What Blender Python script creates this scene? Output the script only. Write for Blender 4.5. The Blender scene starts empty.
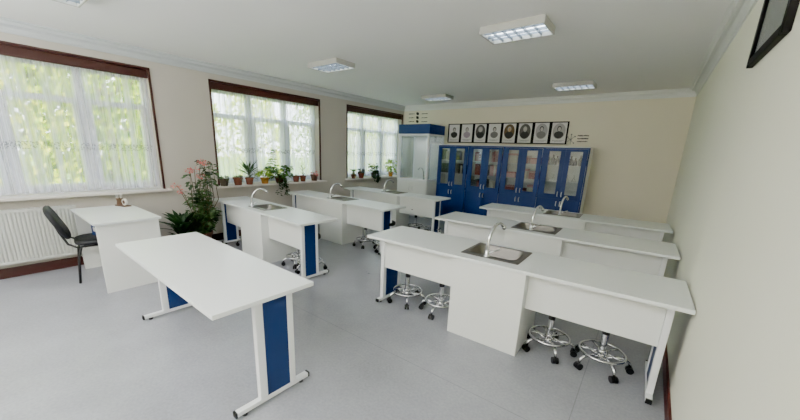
import bpy, bmesh, math, random
from mathutils import Vector, Matrix
random.seed(7)
S = bpy.context.scene
C = S.collection
PI = math.pi

# ------------------------------------------------------------------ materials
def lin(c):
    return tuple((v/12.92 if v <= .04045 else ((v+.055)/1.055)**2.4) for v in (x/255 for x in c)) + (1.0,)

def mat(name, col, rough=.5, metal=0., spec=.5, noise=0., nscale=8., bump=0., bscale=60., coat=0., trans=0., emis=None, estr=0.):
    m = bpy.data.materials.new(name); m.use_nodes = True
    nt = m.node_tree; b = nt.nodes['Principled BSDF']
    b.inputs['Base Color'].default_value = lin(col); b.inputs['Roughness'].default_value = rough
    b.inputs['Metallic'].default_value = metal; b.inputs['Specular IOR Level'].default_value = spec
    b.inputs['Coat Weight'].default_value = coat
    if trans: b.inputs['Transmission Weight'].default_value = trans
    if emis: b.inputs['Emission Color'].default_value = lin(emis); b.inputs['Emission Strength'].default_value = estr
    tc = nt.nodes.new('ShaderNodeTexCoord')
    n = nt.nodes.new('ShaderNodeTexNoise'); n.inputs['Scale'].default_value = nscale; n.inputs['Detail'].default_value = 4
    nt.links.new(tc.outputs['Object'], n.inputs['Vector'])
    r = nt.nodes.new('ShaderNodeMapRange'); r.inputs['To Min'].default_value = 1-noise; r.inputs['To Max'].default_value = 1+noise*.5
    nt.links.new(n.outputs['Fac'], r.inputs['Value'])
    mx = nt.nodes.new('ShaderNodeVectorMath'); mx.operation = 'SCALE'; mx.inputs[0].default_value = lin(col)[:3]
    nt.links.new(r.outputs['Result'], mx.inputs['Scale']); nt.links.new(mx.outputs[0], b.inputs['Base Color'])
    if bump:
        n2 = nt.nodes.new('ShaderNodeTexNoise'); n2.inputs['Scale'].default_value = bscale
        nt.links.new(tc.outputs['Object'], n2.inputs['Vector'])
        bp = nt.nodes.new('ShaderNodeBump'); bp.inputs['Strength'].default_value = bump; bp.inputs['Distance'].default_value = .01
        nt.links.new(n2.outputs['Fac'], bp.inputs['Height']); nt.links.new(bp.outputs['Normal'], b.inputs['Normal'])
    return m

def leaf_mat(name, c1, c2, rough=.5, tr=.35):
    m = bpy.data.materials.new(name); m.use_nodes = True; nt = m.node_tree; nt.nodes.clear()
    out = nt.nodes.new('ShaderNodeOutputMaterial'); tc = nt.nodes.new('ShaderNodeTexCoord')
    n = nt.nodes.new('ShaderNodeTexNoise'); n.inputs['Scale'].default_value = 9; n.inputs['Detail'].default_value = 3
    cr = nt.nodes.new('ShaderNodeValToRGB'); cr.color_ramp.elements[0].position = .35; cr.color_ramp.elements[1].position = .65
    cr.color_ramp.elements[0].color = lin(c1); cr.color_ramp.elements[1].color = lin(c2)
    nt.links.new(tc.outputs['Object'], n.inputs['Vector']); nt.links.new(n.outputs['Fac'], cr.inputs['Fac'])
    p = nt.nodes.new('ShaderNodeBsdfPrincipled'); p.inputs['Roughness'].default_value = rough
    t = nt.nodes.new('ShaderNodeBsdfTranslucent'); mx = nt.nodes.new('ShaderNodeMixShader'); mx.inputs[0].default_value = tr
    nt.links.new(cr.outputs[0], p.inputs['Base Color']); nt.links.new(cr.outputs[0], t.inputs['Color'])
    nt.links.new(p.outputs[0], mx.inputs[1]); nt.links.new(t.outputs[0], mx.inputs[2]); nt.links.new(mx.outputs[0], out.inputs['Surface'])
    return m

def glass_mat(name, tint=(255,255,255), refl=.10):
    m = bpy.data.materials.new(name); m.use_nodes = True; nt = m.node_tree; nt.nodes.clear()
    out = nt.nodes.new('ShaderNodeOutputMaterial'); t = nt.nodes.new('ShaderNodeBsdfTransparent'); t.inputs[0].default_value = lin(tint)
    g = nt.nodes.new('ShaderNodeBsdfGlossy'); g.inputs['Roughness'].default_value = .03
    lw = nt.nodes.new('ShaderNodeLayerWeight'); lw.inputs['Blend'].default_value = .35
    mr = nt.nodes.new('ShaderNodeMapRange'); mr.inputs['To Min'].default_value = refl; mr.inputs['To Max'].default_value = .6
    mx = nt.nodes.new('ShaderNodeMixShader')
    nt.links.new(lw.outputs['Fresnel'], mr.inputs['Value']); nt.links.new(mr.outputs[0], mx.inputs[0])
    nt.links.new(t.outputs[0], mx.inputs[1]); nt.links.new(g.outputs[0], mx.inputs[2]); nt.links.new(mx.outputs[0], out.inputs['Surface'])
    return m

def curtain_mat(lo=.10, hi=.90):
    m = bpy.data.materials.new('sheer_lace'); m.use_nodes = True; nt = m.node_tree; nt.nodes.clear(); N = nt.nodes.new; L = nt.links.new
    out = N('ShaderNodeOutputMaterial'); tr = N('ShaderNodeBsdfTransparent')
    d = N('ShaderNodeBsdfDiffuse'); d.inputs[0].default_value = lin((240,242,250)); t = N('ShaderNodeBsdfTranslucent'); t.inputs[0].default_value = lin((240,243,252))
    fab = N('ShaderNodeMixShader'); fab.inputs[0].default_value = .62; L(d.outputs[0], fab.inputs[1]); L(t.outputs[0], fab.inputs[2])
    tc = N('ShaderNodeTexCoord'); sep = N('ShaderNodeSeparateXYZ'); L(tc.outputs['Object'], sep.inputs[0])
    # vertical thickening where the folds gather
    nz = N('ShaderNodeTexNoise'); nz.inputs['Scale'].default_value = 1.0; nz.inputs['Detail'].default_value = 5; nz.inputs['Roughness'].default_value = .65
    mp = N('ShaderNodeMapping'); mp.inputs['Scale'].default_value = (0, 20, .25); L(tc.outputs['Object'], mp.inputs[0]); L(mp.outputs[0], nz.inputs['Vector'])
    r1 = N('ShaderNodeMapRange'); r1.inputs['From Min'].default_value = .36; r1.inputs['From Max'].default_value = .64; r1.inputs['To Min'].default_value = lo; r1.inputs['To Max'].default_value = hi
    L(nz.outputs['Fac'], r1.inputs['Value'])
    # the lace band
    def band(lo, hi):
        a = N('ShaderNodeMath'); a.operation = 'GREATER_THAN'; a.inputs[1].default_value = lo; L(sep.outputs['Z'], a.inputs[0])
        b = N('ShaderNodeMath'); b.operation = 'LESS_THAN'; b.inputs[1].default_value = hi; L(sep.outputs['Z'], b.inputs[0])
        c = N('ShaderNodeMath'); c.operation = 'MULTIPLY'; L(a.outputs[0], c.inputs[0]); L(b.outputs[0], c.inputs[1]); return c
    bd = band(1.47, 1.56)
    vo = N('ShaderNodeTexVoronoi'); vo.inputs['Scale'].default_value = 45; L(tc.outputs['Object'], vo.inputs['Vector'])
    vr = N('ShaderNodeMath'); vr.operation = 'LESS_THAN'; vr.inputs[1].default_value = .45; L(vo.outputs['Distance'], vr.inputs[0])
    ms = N('ShaderNodeMath'); ms.operation = 'MULTIPLY'; L(bd.outputs[0], ms.inputs[0]); L(vr.outputs[0], ms.inputs[1])
    sc = N('ShaderNodeMath'); sc.operation = 'MULTIPLY'; sc.inputs[1].default_value = .22; L(ms.outputs[0], sc.inputs[0])
    ad = N('ShaderNodeMath'); ad.operation = 'ADD'; ad.use_clamp = True; L(r1.outputs[0], ad.inputs[0]); L(sc.outputs[0], ad.inputs[1])
    mx = N('ShaderNodeMixShader'); 
    dc = N('ShaderNodeMix'); dc.data_type = 'RGBA'; dc.inputs['A'].default_value = lin((240,243,252)); dc.inputs['B'].default_value = lin((150,152,160)); L(ms.outputs[0], dc.inputs['Factor']); L(dc.outputs['Result'], t.inputs[0]); L(dc.outputs['Result'], d.inputs[0])
    L(ad.outputs[0], mx.inputs[0]); L(tr.outputs[0], mx.inputs[1]); L(fab.outputs[0], mx.inputs[2]); L(mx.outputs[0], out.inputs['Surface'])
    return m

def floor_mat():
    m = mat('vinyl_floor', (150,152,158), .27, spec=.45)
    nt = m.node_tree; N = nt.nodes.new; L = nt.links.new; b = nt.nodes['Principled BSDF']
    tc = N('ShaderNodeTexCoord'); sep = N('ShaderNodeSeparateXYZ'); L(tc.outputs['Object'], sep.inputs[0])
    n1 = N('ShaderNodeTexNoise'); n1.inputs['Scale'].default_value = 1.3; n1.inputs['Detail'].default_value = 6; n1.inputs['Roughness'].default_value = .65; L(tc.outputs['Object'], n1.inputs['Vector'])
    n2 = N('ShaderNodeTexNoise'); n2.inputs['Scale'].default_value = 55; n2.inputs['Detail'].default_value = 3; L(tc.outputs['Object'], n2.inputs['Vector'])
    ad = N('ShaderNodeMath'); ad.operation = 'MULTIPLY_ADD'; ad.inputs[1].default_value = .55; L(n2.outputs['Fac'], ad.inputs[0]); L(n1.outputs['Fac'], ad.inputs[2])
    cr = N('ShaderNodeMapRange'); cr.inputs['From Min'].default_value = .5; cr.inputs['From Max'].default_value = 1.05; cr.inputs['To Min'].default_value = .74; cr.inputs['To Max'].default_value = 1.16; L(ad.outputs[0], cr.inputs['Value'])
    def seam(sock, off, per, w):
        a = N('ShaderNodeMath'); a.operation = 'SUBTRACT'; a.inputs[1].default_value = off; L(sock, a.inputs[0])
        p = N('ShaderNodeMath'); p.operation = 'PINGPONG'; p.inputs[1].default_value = per/2; L(a.outputs[0], p.inputs[0])
        c = N('ShaderNodeMath'); c.operation = 'LESS_THAN'; c.inputs[1].default_value = w; L(p.outputs[0], c.inputs[0]); return c
    s1 = seam(sep.outputs['Y'], 1.9, 40, .003); s2 = seam(sep.outputs['X'], -.14, 40, .003)
    mxm = N('ShaderNodeMath'); mxm.operation = 'MAXIMUM'; L(s1.outputs[0], mxm.inputs[0]); L(s2.outputs[0], mxm.inputs[1])
    dk = N('ShaderNodeMapRange'); dk.inputs['To Min'].default_value = 1.; dk.inputs['To Max'].default_value = .72; L(mxm.outputs[0], dk.inputs['Value'])
    pr = N('ShaderNodeMath'); pr.operation = 'MULTIPLY'; L(cr.outputs[0], pr.inputs[0]); L(dk.outputs[0], pr.inputs[1])
    vm = N('ShaderNodeVectorMath'); vm.operation = 'SCALE'; vm.inputs[0].default_value = lin((150,152,158))[:3]; L(pr.outputs[0], vm.inputs['Scale'])
    L(vm.outputs[0], b.inputs['Base Color'])
    rr = N('ShaderNodeMapRange'); rr.inputs['To Min'].default_value = .2; rr.inputs['To Max'].default_value = .42; L(n1.outputs['Fac'], rr.inputs['Value']); L(rr.outputs[0], b.inputs['Roughness'])
    return m

M = {
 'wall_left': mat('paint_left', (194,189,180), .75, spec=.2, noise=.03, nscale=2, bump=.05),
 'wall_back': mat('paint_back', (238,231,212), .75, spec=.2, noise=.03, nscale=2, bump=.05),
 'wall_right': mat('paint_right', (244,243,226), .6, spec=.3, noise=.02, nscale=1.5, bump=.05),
 'ceiling': mat('ceiling_paint', (242,240,240), .85, spec=.15, noise=.02, nscale=1.2),
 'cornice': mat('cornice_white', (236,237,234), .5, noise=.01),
 'cornice_shade': mat('cornice_white_shaded', (200,205,207), .5, noise=.01),  # white cornice of the window wall, its shade put into the colour
 'skirt': mat('red_brown_wood', (82,34,30), .4, noise=.15, nscale=14),
 'mahogany': mat('dark_mahogany', (66,34,30), .35, noise=.2, nscale=14),
 'sill': mat('pale_stone_sill', (222,216,208), .3, noise=.05, nscale=20),
 'pvc': mat('white_window_plastic', (235,236,240), .35, noise=.01),
 'lam': mat('white_laminate_top', (230,234,233), .3, spec=.5, noise=.012, nscale=3),
 'lam2': mat('white_laminate_board', (230,232,229), .45, spec=.4, noise=.015, nscale=3),
 'edge': mat('grey_edge_band', (176,180,182), .5, noise=.01),
 'white_metal': mat('white_enamelled_metal', (232,234,236), .35, noise=.01),
 'blue': mat('blue_sheet_metal', (5,42,96), .42, noise=.05, nscale=20),
 'blue2': mat('blue_laminate', (4,47,110), .5, noise=.04, nscale=6),
 'chrome': mat('chrome', (215,216,218), .12, metal=1., noise=.02),
 'steel': mat('brushed_steel', (134,131,126), .5, metal=1., noise=.06, nscale=40),
 'satin': mat('satin_handle', (228,228,228), .35, metal=.5, noise=.01),
 'black': mat('black_plastic', (18,18,20), .45, noise=.1),
 'fabric': mat('black_fabric', (12,14,22), .6, noise=.25, nscale=60, bump=.3, bscale=200),
 'rad': mat('radiator_enamel', (198,200,194), .4, noise=.01),
 'terra': mat('terracotta', (116,62,46), .7, noise=.15, nscale=20),
 'terra2': mat('dark_clay', (88,56,44), .7, noise=.2, nscale=20),
 'yellow': mat('ochre_glaze', (168,112,40), .4, noise=.1, nscale=20),
 'greypot': mat('grey_green_pot', (82,72,58), .6, noise=.15, nscale=20),
 'soil': mat('potting_soil', (48,36,28), .95, noise=.4, nscale=60, bump=.5),
 'stem': mat('woody_stem', (92,84,56), .8, noise=.2, nscale=30),
 'bark': mat('tree_bark', (96,82,66), .9, noise=.3, nscale=10),
 'paper': mat('print_paper', (226,224,222), .6, noise=.02),
 'frame_black': mat('black_picture_frame', (14,11,11), .6, spec=.2, noise=.1),
 'ink': mat('black_ink', (24,22,24), .6, noise=.1),
 'wood': mat('brown_wood', (92,66,44), .5, noise=.25, nscale=18),
 'dial': mat('pale_clock_face', (228,226,220), .4, noise=.02),
 'lampwhite': mat('lamp_housing', (188,188,182), .4, noise=.01),
 'tube': mat('fluorescent_tube', (255,255,255), .4, emis=(232,244,255), estr=6.5),
 'louvre': mat('polished_louvre', (130,138,146), .35, metal=.6, noise=.02),
 'glass': glass_mat('clear_glass'),
 'cabglass': glass_mat('cabinet_glass', (240,244,244), .05),
 'inner': mat('shelf_white', (226,226,224), .5, noise=.01),
 'redbox': mat('red_print', (150,52,52), .5, noise=.25, nscale=25),
 'redpale': mat('pink_print', (206,150,146), .5, noise=.2, nscale=25),
 'bookw': mat('cream_paper', (214,206,192), .6, noise=.1, nscale=25),
 'bookb': mat('dark_binding', (52,50,58), .5, noise=.2, nscale=25),
 'bookg': mat('grey_green_binding', (110,122,116), .5, noise=.2, nscale=25),
 'grass': mat('mown_grass', (120,150,70), .9, noise=.3, nscale=6),
 'leaf_dark': leaf_mat('leaf_dark', (30,52,34), (64,94,56)),
 'leaf_rose': leaf_mat('leaf_rose', (44,66,42), (92,120,76)),
 'leaf_mid': leaf_mat('leaf_mid', (46,84,34), (92,134,60)),
 'leaf_pale': leaf_mat('leaf_pale', (120,160,60), (176,200,96)),
 'leaf_out': leaf_mat('leaf_outdoor', (128,170,16), (238,236,60), tr=.5),
 'leaf_out2': leaf_mat('leaf_outdoor_dark', (84,132,16), (196,212,44), tr=.5),
 'petal': leaf_mat('pink_petal', (206,96,100), (236,146,136), tr=.3),
 'succulent': leaf_mat('succulent_leaf', (60,84,56), (110,128,84), tr=.1),
 'curtain': curtain_mat(), 'curtain_dense': curtain_mat(.42, .92),
}

# ------------------------------------------------------------------ mesh helpers
class MB:
    def __init__(s): s.b = bmesh.new()
    def box(s, x0, x1, y0, y1, z0, z1, M_=None):
        co = [(x,y,z) for z in (z0,z1) for y in (y0,y1) for x in (x0,x1)]
        v = [s.b.verts.new(M_ @ Vector(c) if M_ else c) for c in co]
        for f in ((0,2,3,1),(4,5,7,6),(0,1,5,4),(2,6,7,3),(0,4,6,2),(1,3,7,5)): s.b.faces.new([v[i] for i in f])
        return s
    def prism(s, prof, axis, a, b):   # closed profile of 2-D points, swept along an axis
        def P(p, t): return {'x':(t,p[0],p[1]),'y':(p[0],t,p[1]),'z':(p[0],p[1],t)}[axis]
        A = [s.b.verts.new(P(p,a)) for p in prof]; B = [s.b.verts.new(P(p,b)) for p in prof]
        n = len(prof)
        for i in range(n): s.b.faces.new((A[i],A[(i+1)%n],B[(i+1)%n],B[i]))
        s.b.faces.new(A[::-1]); s.b.faces.new(B); return s
    def tube(s, pts, r, seg=10, closed=False, caps=True):
        pts = [Vector(p) for p in pts]; n = len(pts); rings = []
        rad = r if isinstance(r, (list,tuple)) else [r]*n
        up = Vector((0,0,1)); prev = None
        for i, p in enumerate(pts):
            if closed: t = (pts[(i+1)%n]-pts[i-1])
            else: t = pts[min(i+1,n-1)]-pts[max(i-1,0)]
            t.normalize()
            if prev is None:
                a = t.orthogonal().normalized() if abs(t.dot(up)) > .95 else t.cross(up).normalized()
            else:
                a = (prev - t*prev.dot(t)); a = a.normalized() if a.length > 1e-6 else t.orthogonal().normalized()
            prev = a; b = t.cross(a)
            rings.append([s.b.verts.new(p + (a*math.cos(2*PI*k/seg)+b*math.sin(2*PI*k/seg))*rad[i]) for k in range(seg)])
        m = n if closed else n-1
        for i in range(m):
            A, B = rings[i], rings[(i+1)%n]
            for k in range(seg): s.b.faces.new((A[k],A[(k+1)%seg],B[(k+1)%seg],B[k]))
        if not closed and caps: s.b.faces.new(rings[0][::-1]); s.b.faces.new(rings[-1])
        return s
    def cyl(s, p0, p1, r, seg=16): return s.tube([p0,p1], r, seg)
    def lathe(s, prof, c=(0,0,0), seg=24, sx=1, sy=1):
        rings = []
        for r, z in prof: rings.append([s.b.verts.new((c[0]+r*sx*math.cos(2*PI*k/seg), c[1]+r*sy*math.sin(2*PI*k/seg), c[2]+z)) for k in range(seg)])
        for A, B in zip(rings, rings[1:]):
            for k in range(seg): s.b.faces.new((A[k],A[(k+1)%seg],B[(k+1)%seg],B[k]))
        s.b.faces.new(rings[0][::-1]); s.b.faces.new(rings[-1]); return s
    def leaf(s, base, d, L, w, bend=.3, fold=.0, n=3):
        d = Vector(d).normalized(); base = Vector(base); side = d.cross(Vector((0,0,1)))
        if side.length < 1e-3: side = Vector((1,0,0))
        side.normalize(); side = (Matrix.Rotation(random.uniform(-.6,.6),3,d) @ side)
        last = None
        for i in range(n+1):
            t = i/n; p = base + d*L*t + Vector((0,0,-bend*L*t*t)); ww = w*.5*math.sin(PI*min(.97,max(.06,t**.8)))
            a = s.b.verts.new(p-side*ww + Vector((0,0,fold*ww))); b = s.b.verts.new(p+side*ww + Vector((0,0,fold*ww)))
            if last: s.b.faces.new((last[0],last[1],b,a))
            last = (a,b)
        return s
    def build(s, name, m, parent=None, smooth=False, bevel=0., kind=None):
        me = bpy.data.meshes.new(name)
        bmesh.ops.recalc_face_normals(s.b, faces=s.b.faces)
        s.b.to_mesh(me); s.b.free()
        if smooth:
            for p in me.polygons: p.use_smooth = True
        me.materials.append(M[m] if isinstance(m, str) else m)
        o = bpy.data.objects.new(name, me); C.objects.link(o)
        if parent: o.parent = parent
        if bevel:
            bv = o.modifiers.new('bevel','BEVEL'); bv.width = bevel; bv.segments = 2; bv.limit_method = 'ANGLE'; bv.angle_limit = .7
        if smooth and not bevel:
            pass
        if kind: o['kind'] = kind
        return o

def smooth_sharp(o, ang=.6):
    for p in o.data.polygons: p.use_smooth = True
    try: o.data.set_sharp_from_angle(angle=ang)
    except Exception: pass
    return o
def tag(o, label, cat, group=None, kind=None):
    o['label'] = label; o['category'] = cat
    if group: o['group'] = group
    if kind: o['kind'] = kind
    return o
def thing(name, label, cat, loc=(0,0,0), rz=0., group=None):
    o = bpy.data.objects.new(name, None); C.objects.link(o); o.empty_display_size = .1
    o.location = loc; o.rotation_euler = (0,0,rz); return tag(o, label, cat, group)
def dup(root, loc, rz=0., label=None):
    r = root.copy(); C.objects.link(r); r.location = loc; r.rotation_euler = (0,0,rz)
    if label: r['label'] = label
    for ch in list(root.children):
        c = ch.copy(); C.objects.link(c); c.parent = r
        for g in list(ch.children):
            d = g.copy(); C.objects.link(d); d.parent = c
    return r

# ------------------------------------------------------------------ room
A, B, D, H, F = -5.7486, .356, 7.83, 2.8016, -2.4
ZS, ZT = .93, 2.59
WIN = [(-.36,1.852),(2.627,4.845),(5.615,7.77)]
TH = .3
MB().box(A-TH, B+.12, F-.12, D+.12, -.1, 0).build('floor', floor_mat(), kind='structure')
MB().box(A-TH, B+.12, F-.12, D+.12, H, H+.12).build('ceiling', 'ceiling', kind='structure')
MB().box(A-TH, B+.12, D, D+.12, 0, H).build('wall_back', 'wall_back', kind='structure')
MB().box(B, B+.12, F, D, 0, H).build('wall_right', 'wall_right', kind='structure')
MB().box(A-TH, B+.12, F-.12, F, 0, H).build('wall_front', 'wall_back', kind='structure')
w = MB(); ys = [F] + [y for ab in WIN for y in ab] + [D]
for i in range(0, len(ys), 2): w.box(A-TH, A, ys[i], ys[i+1], 0, H)
for a, b in WIN: w.box(A-TH, A, a, b, 0, ZS-.03); w.box(A-TH, A, a, b, ZT, H)
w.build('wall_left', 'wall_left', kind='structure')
# cornice: a stepped cove swept along each wall, profile is (distance from the wall, height)
CP = [(0,H-.125),(.016,H-.125),(.016,H-.108),(.008,H-.104),(.020,H-.07),(.044,H-.046),(.068,H-.036),(.068,H-.052),(.086,H-.052),(.090,H-.022),(.100,H-.016),(.118,H-.014),(.118,H),(0,H)]
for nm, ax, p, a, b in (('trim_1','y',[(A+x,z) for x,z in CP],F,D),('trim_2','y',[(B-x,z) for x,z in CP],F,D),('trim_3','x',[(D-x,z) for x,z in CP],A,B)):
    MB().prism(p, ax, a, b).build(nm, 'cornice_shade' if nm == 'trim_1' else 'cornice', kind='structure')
MB().box(A, A+.016, F, D, 0, .12).build('baseboard_left', 'mahogany', kind='structure', bevel=.004)
MB().box(B-.016, B, F, D, 0, .1).build('baseboard_right', 'skirt', kind='structure', bevel=.004)
MB().box(A+.016, B-.016, D-.016, D, 0, .1).build('baseboard_back', 'skirt', kind='structure', bevel=.004)

for i, (a, b) in enumerate(WIN):
    fr = MB(); x0, x1 = A-.26, A-.19
    fr.box(x0,x1,a,a+.07,ZS,ZT).box(x0,x1,b-.07,b,ZS,ZT).box(x0,x1,a+.07,b-.07,ZS,ZS+.07).box(x0,x1,a+.07,b-.07,ZT-.16,ZT)
    wd = (b-a)
    ms = [a+wd*t for t in (1/3, 2/3)]
    for y in ms: fr.box(x0,x1,y-.045,y+.045,ZS+.07,ZT-.16)
    seg = [a+.07]+ms+[b-.07]
    for y0, y1 in zip(seg, seg[1:]):
        q0 = y0 + (.045 if y0 in ms else 0); q1 = y1 - (.045 if y1 in ms else 0)
        fr.box(x0-.0,x1+.015,q0,q1,2.04,2.11)
        fr.box(x0+.01,x1+.02,q0,q0+.045,ZS+.07,2.03).box(x0+.01,x1+.02,q1-.045,q1,ZS+.07,2.03).box(x0+.01,x1+.02,q0+.045,q1-.045,ZS+.07,ZS+.115)
    f = fr.build('window_%d' % (i+1), 'pvc', kind='structure')
    MB().box(A-.228,A-.224,a+.07,b-.07,ZS+.07,ZT-.16).build('pane', 'glass', f)
    cs = MB(); t = .028
    cs.box(A-.02,A+.012,a-.0,a+t,ZS,ZT).box(A-.02,A+.012,b-t,b,ZS,ZT).box(A-.05,A+.012,a,b,ZT-.03,ZT+.0)
    cs.build('window_casing', 'mahogany', f, bevel=.003)
    MB().box(A-.05,A-.02,a+t,b-t,2.452,ZT-.03).box(A-.055,A-.015,a+t,b-t,2.452,2.47).build('pelmet', 'mahogany', f, bevel=.003)
    MB().box(A-.19,A+(.09 if i == 0 else .13),a-.06,min(b+.06,D-.01),ZS-.032,ZS).build('window_sill', 'sill', f, bevel=.006)
    # sheer curtain hanging in the recess
    cb = MB(); ny, nz = 260, 14; last = None; y0, y1 = a+.035, b-.05
    ph = random.uniform(0,6); rows = []
    for k in range(ny+1):
        t_ = k/ny; y = y0+(y1-y0)*t_; col = []
        for j in range(nz+1):
            z = 2.50 - (2.50-.955)*j/nz; am = .010+.016*(j/nz)
            x = A-.115 + am*math.sin(y*74+ph+1.2*math.sin(y*7+ph)+.5*math.sin(z*2)) + .008*math.sin(y*23+z)
            col.append(cb.b.verts.new((x, y, z)))
        rows.append(col)
    for c0, c1 in zip(rows, rows[1:]):
        for j in range(nz): cb.b.faces.new((c0[j],c0[j+1],c1[j+1],c1[j]))
    cu = cb.build('sheer_curtain', 'curtain' if i == 0 else 'curtain_dense', smooth=True)
    tag(cu, ['white sheer lace curtain in the nearest window above the radiator and desk','white sheer lace curtain in the middle window behind the long row of potted plants','white sheer lace curtain in the farthest window beside the blue-topped fume hood'][i], 'curtain', 'sheer curtains in the windows')

# ------------------------------------------------------------------ outdoors
MB().box(-60, A-TH-.02, -40, 50, -.5, -.35).build('ground', 'grass', kind='structure')
def tree(x, y, h, r, seed, label, m, n_leaf):
    rnd = random.Random(seed); t = thing('tree', label, 'tree', (x,y,-.35), 0, 'trees outside the windows')
    tr = MB().tube([(0,0,0),(.05,.02,h*.3),(-.03,.05,h*.6),(.02,0,h*.85)],[.16,.12,.08,.03],8)
    for k in range(7):
        a = k*2.4; z = h*(.22+.08*k); tr.tube([(0,0,z),(math.cos(a)*r*.5,math.sin(a)*r*.5,z+.3*r),(math.cos(a)*r*.8,math.sin(a)*r*.8,z+.4*r)],[.05,.035,.015],6)
    tr.build('trunk', 'bark', t)
    lf = MB()
    for k in range(n_leaf):
        a = rnd.uniform(0,2*PI); u = rnd.uniform(-1,1); q = rnd.uniform(.45,1)**.5
        e = r*(1+.18*math.sin(3*a+seed)+.15*math.sin(5*u+seed))
        p = Vector((math.cos(a)*e*q*math.sqrt(1-u*u), math.sin(a)*e*q*math.sqrt(1-u*u), h*.52+u*h*.50*q))
        s_ = rnd.uniform(.05,.10); n = Vector((rnd.gauss(0,1),rnd.gauss(0,1),rnd.gauss(0,1))).normalized(); o1 = n.orthogonal().normalized(); o2 = n.cross(o1)
        lf.b.faces.new([lf.b.verts.new(p+v) for v in (o1*s_, o2*s_*.55, -o1*s_, -o2*s_*.55)])
    lf.build('foliage', m, t)
TREES = [(-9.6,-2.6,5.6,1.3),(-9.2,-.9,6.0,1.25),(-9.5,.6,5.8,1.2),(-9.1,2.0,6.0,1.15),(-10.6,3.6,4.6,1.2),(-11.4,6.6,3.9,1.25),(-11.8,9.9,4.3,1.4),(-13.0,13.6,3.8,1.5),(-15.2,18.6,4.2,1.8)]
for k, (x, y, h, r) in enumerate(TREES):
    tree(x, y, h, r, k+3, 'bright sunlit leafy tree outside, blurred behind the sheer curtains', 'leaf_out' if k % 3 else 'leaf_out2', 7000 if k < 5 else 2600)

# ------------------------------------------------------------------ lab tables
def leg(parent, x, ya, yb, yc0, yc1, f0, f1, zt, sgn):
    # enamelled end frame: foot beam, two posts, blue sheet between, rubber caps
    t = .04
    m = MB().box(x,x+t,f0,f1,.022,.05).box(x,x+t,ya,yb,.05,zt).box(x,x+t,yc0,yc1,.05,zt).box(x-.0,x+t,max(.02,ya-.06),yc1+.06,zt,zt+.018)
    l = m.build('leg', 'white_metal', parent, bevel=.003)
    pn = MB().box(x+.008,x+t-.008,yb,yc0,.05,zt)
    pn.build('blue_panel', 'blue', l)
    for q0, q1 in ((f0-.012,f0),(f1,f1+.012)): MB().box(x+.002,x+t-.002,q0,q1,.018,.052).build('end_cap', 'black', l)
    for q in (f0+.05,f1-.05): MB().lathe([(.016,0),(.018,.01),(.012,.0235)],(x+t/2,q,0),12).build('foot_glide', 'black', l)
    return l

def faucet(parent, x, y, z0, dx, dy, hgt, reach):
    pts = []
    for k in range(3): pts.append((x, y, z0 + hgt*.3*k/2))
    for k in range(1, 15):
        a = PI*.72*k/14; R_ = reach/2
        c = 1-math.cos(a); pts.append((x+dx*R_*c, y+dy*R_*c, z0+hgt*.3+math.sin(a)*hgt*.7))
    f = MB().tube(pts, .0135, 12).lathe([(.028,0),(.028,.006),(.02,.012),(.018,.05),(.0125,.06)], (x,y,z0), 20)
    e = Vector(pts[-1]); e0 = Vector(pts[-2]); dd = (e-e0).normalized(); f.cyl(e-dd*.02, e+dd*.014, .0175, 14)
    fo = f.build('faucet', 'chrome', parent, smooth=True)
    MB().tube([(x+.02,y,z0+.035),(x+.045,y+.01,z0+.05),(x+.10,y+.03,z0+.075)],[.014,.009,.006],10).build('lever', 'chrome', fo, smooth=True)
    return fo

def sink(parent, x0, x1, y0, y1, z):
    w, dpt = .03, .15
    b = MB(); B_ = b.b
    def ring(i0, i1, j0, j1, zz, r, n=6):
        out = []
        for (cx, cy, a0) in ((i1-r,j1-r,0),(i0+r,j1-r,PI/2),(i0+r,j0+r,PI),(i1-r,j0+r,1.5*PI)):
            for k in range(n): a = a0+PI/2*k/(n-1); out.append(B_.verts.new((cx+r*math.cos(a), cy+r*math.sin(a), zz)))
        return out
    yi0 = y0+.07
    R_ = [ring(x0,x1,y0,y1,z+.001,.012), ring(x0+.004,x1-.004,y0+.004,y1-.004,z+.006,.012), ring(x0+w,x1-w-.02,yi0,y1-w,z+.005,.06), ring(x0+w+.006,x1-w-.026,yi0+.006,y1-w-.006,z-.006,.06), ring(x0+w+.02,x1-w-.04,yi0+.02,y1-w-.02,z-dpt+.02,.06), ring(x0+w+.05,x1-w-.07,yi0+.05,y1-w-.05,z-dpt,.05)]
    for P, Q in zip(R_, R_[1:]):
        n = len(P)
        for k in range(n): B_.faces.new((P[k],P[(k+1)%n],Q[(k+1)%n],Q[k]))
    B_.faces.new(R_[-1])
    s = b.build('sink', 'steel', parent); smooth_sharp(s, .9)
    MB().lathe([(.032,0),(.034,.003),(.02,.004),(.016,.001)], ((x0+x1)/2-.01,(yi0+y1)/2,z-dpt+.001), 20).build('drain', 'chrome', s)
    return s

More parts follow.
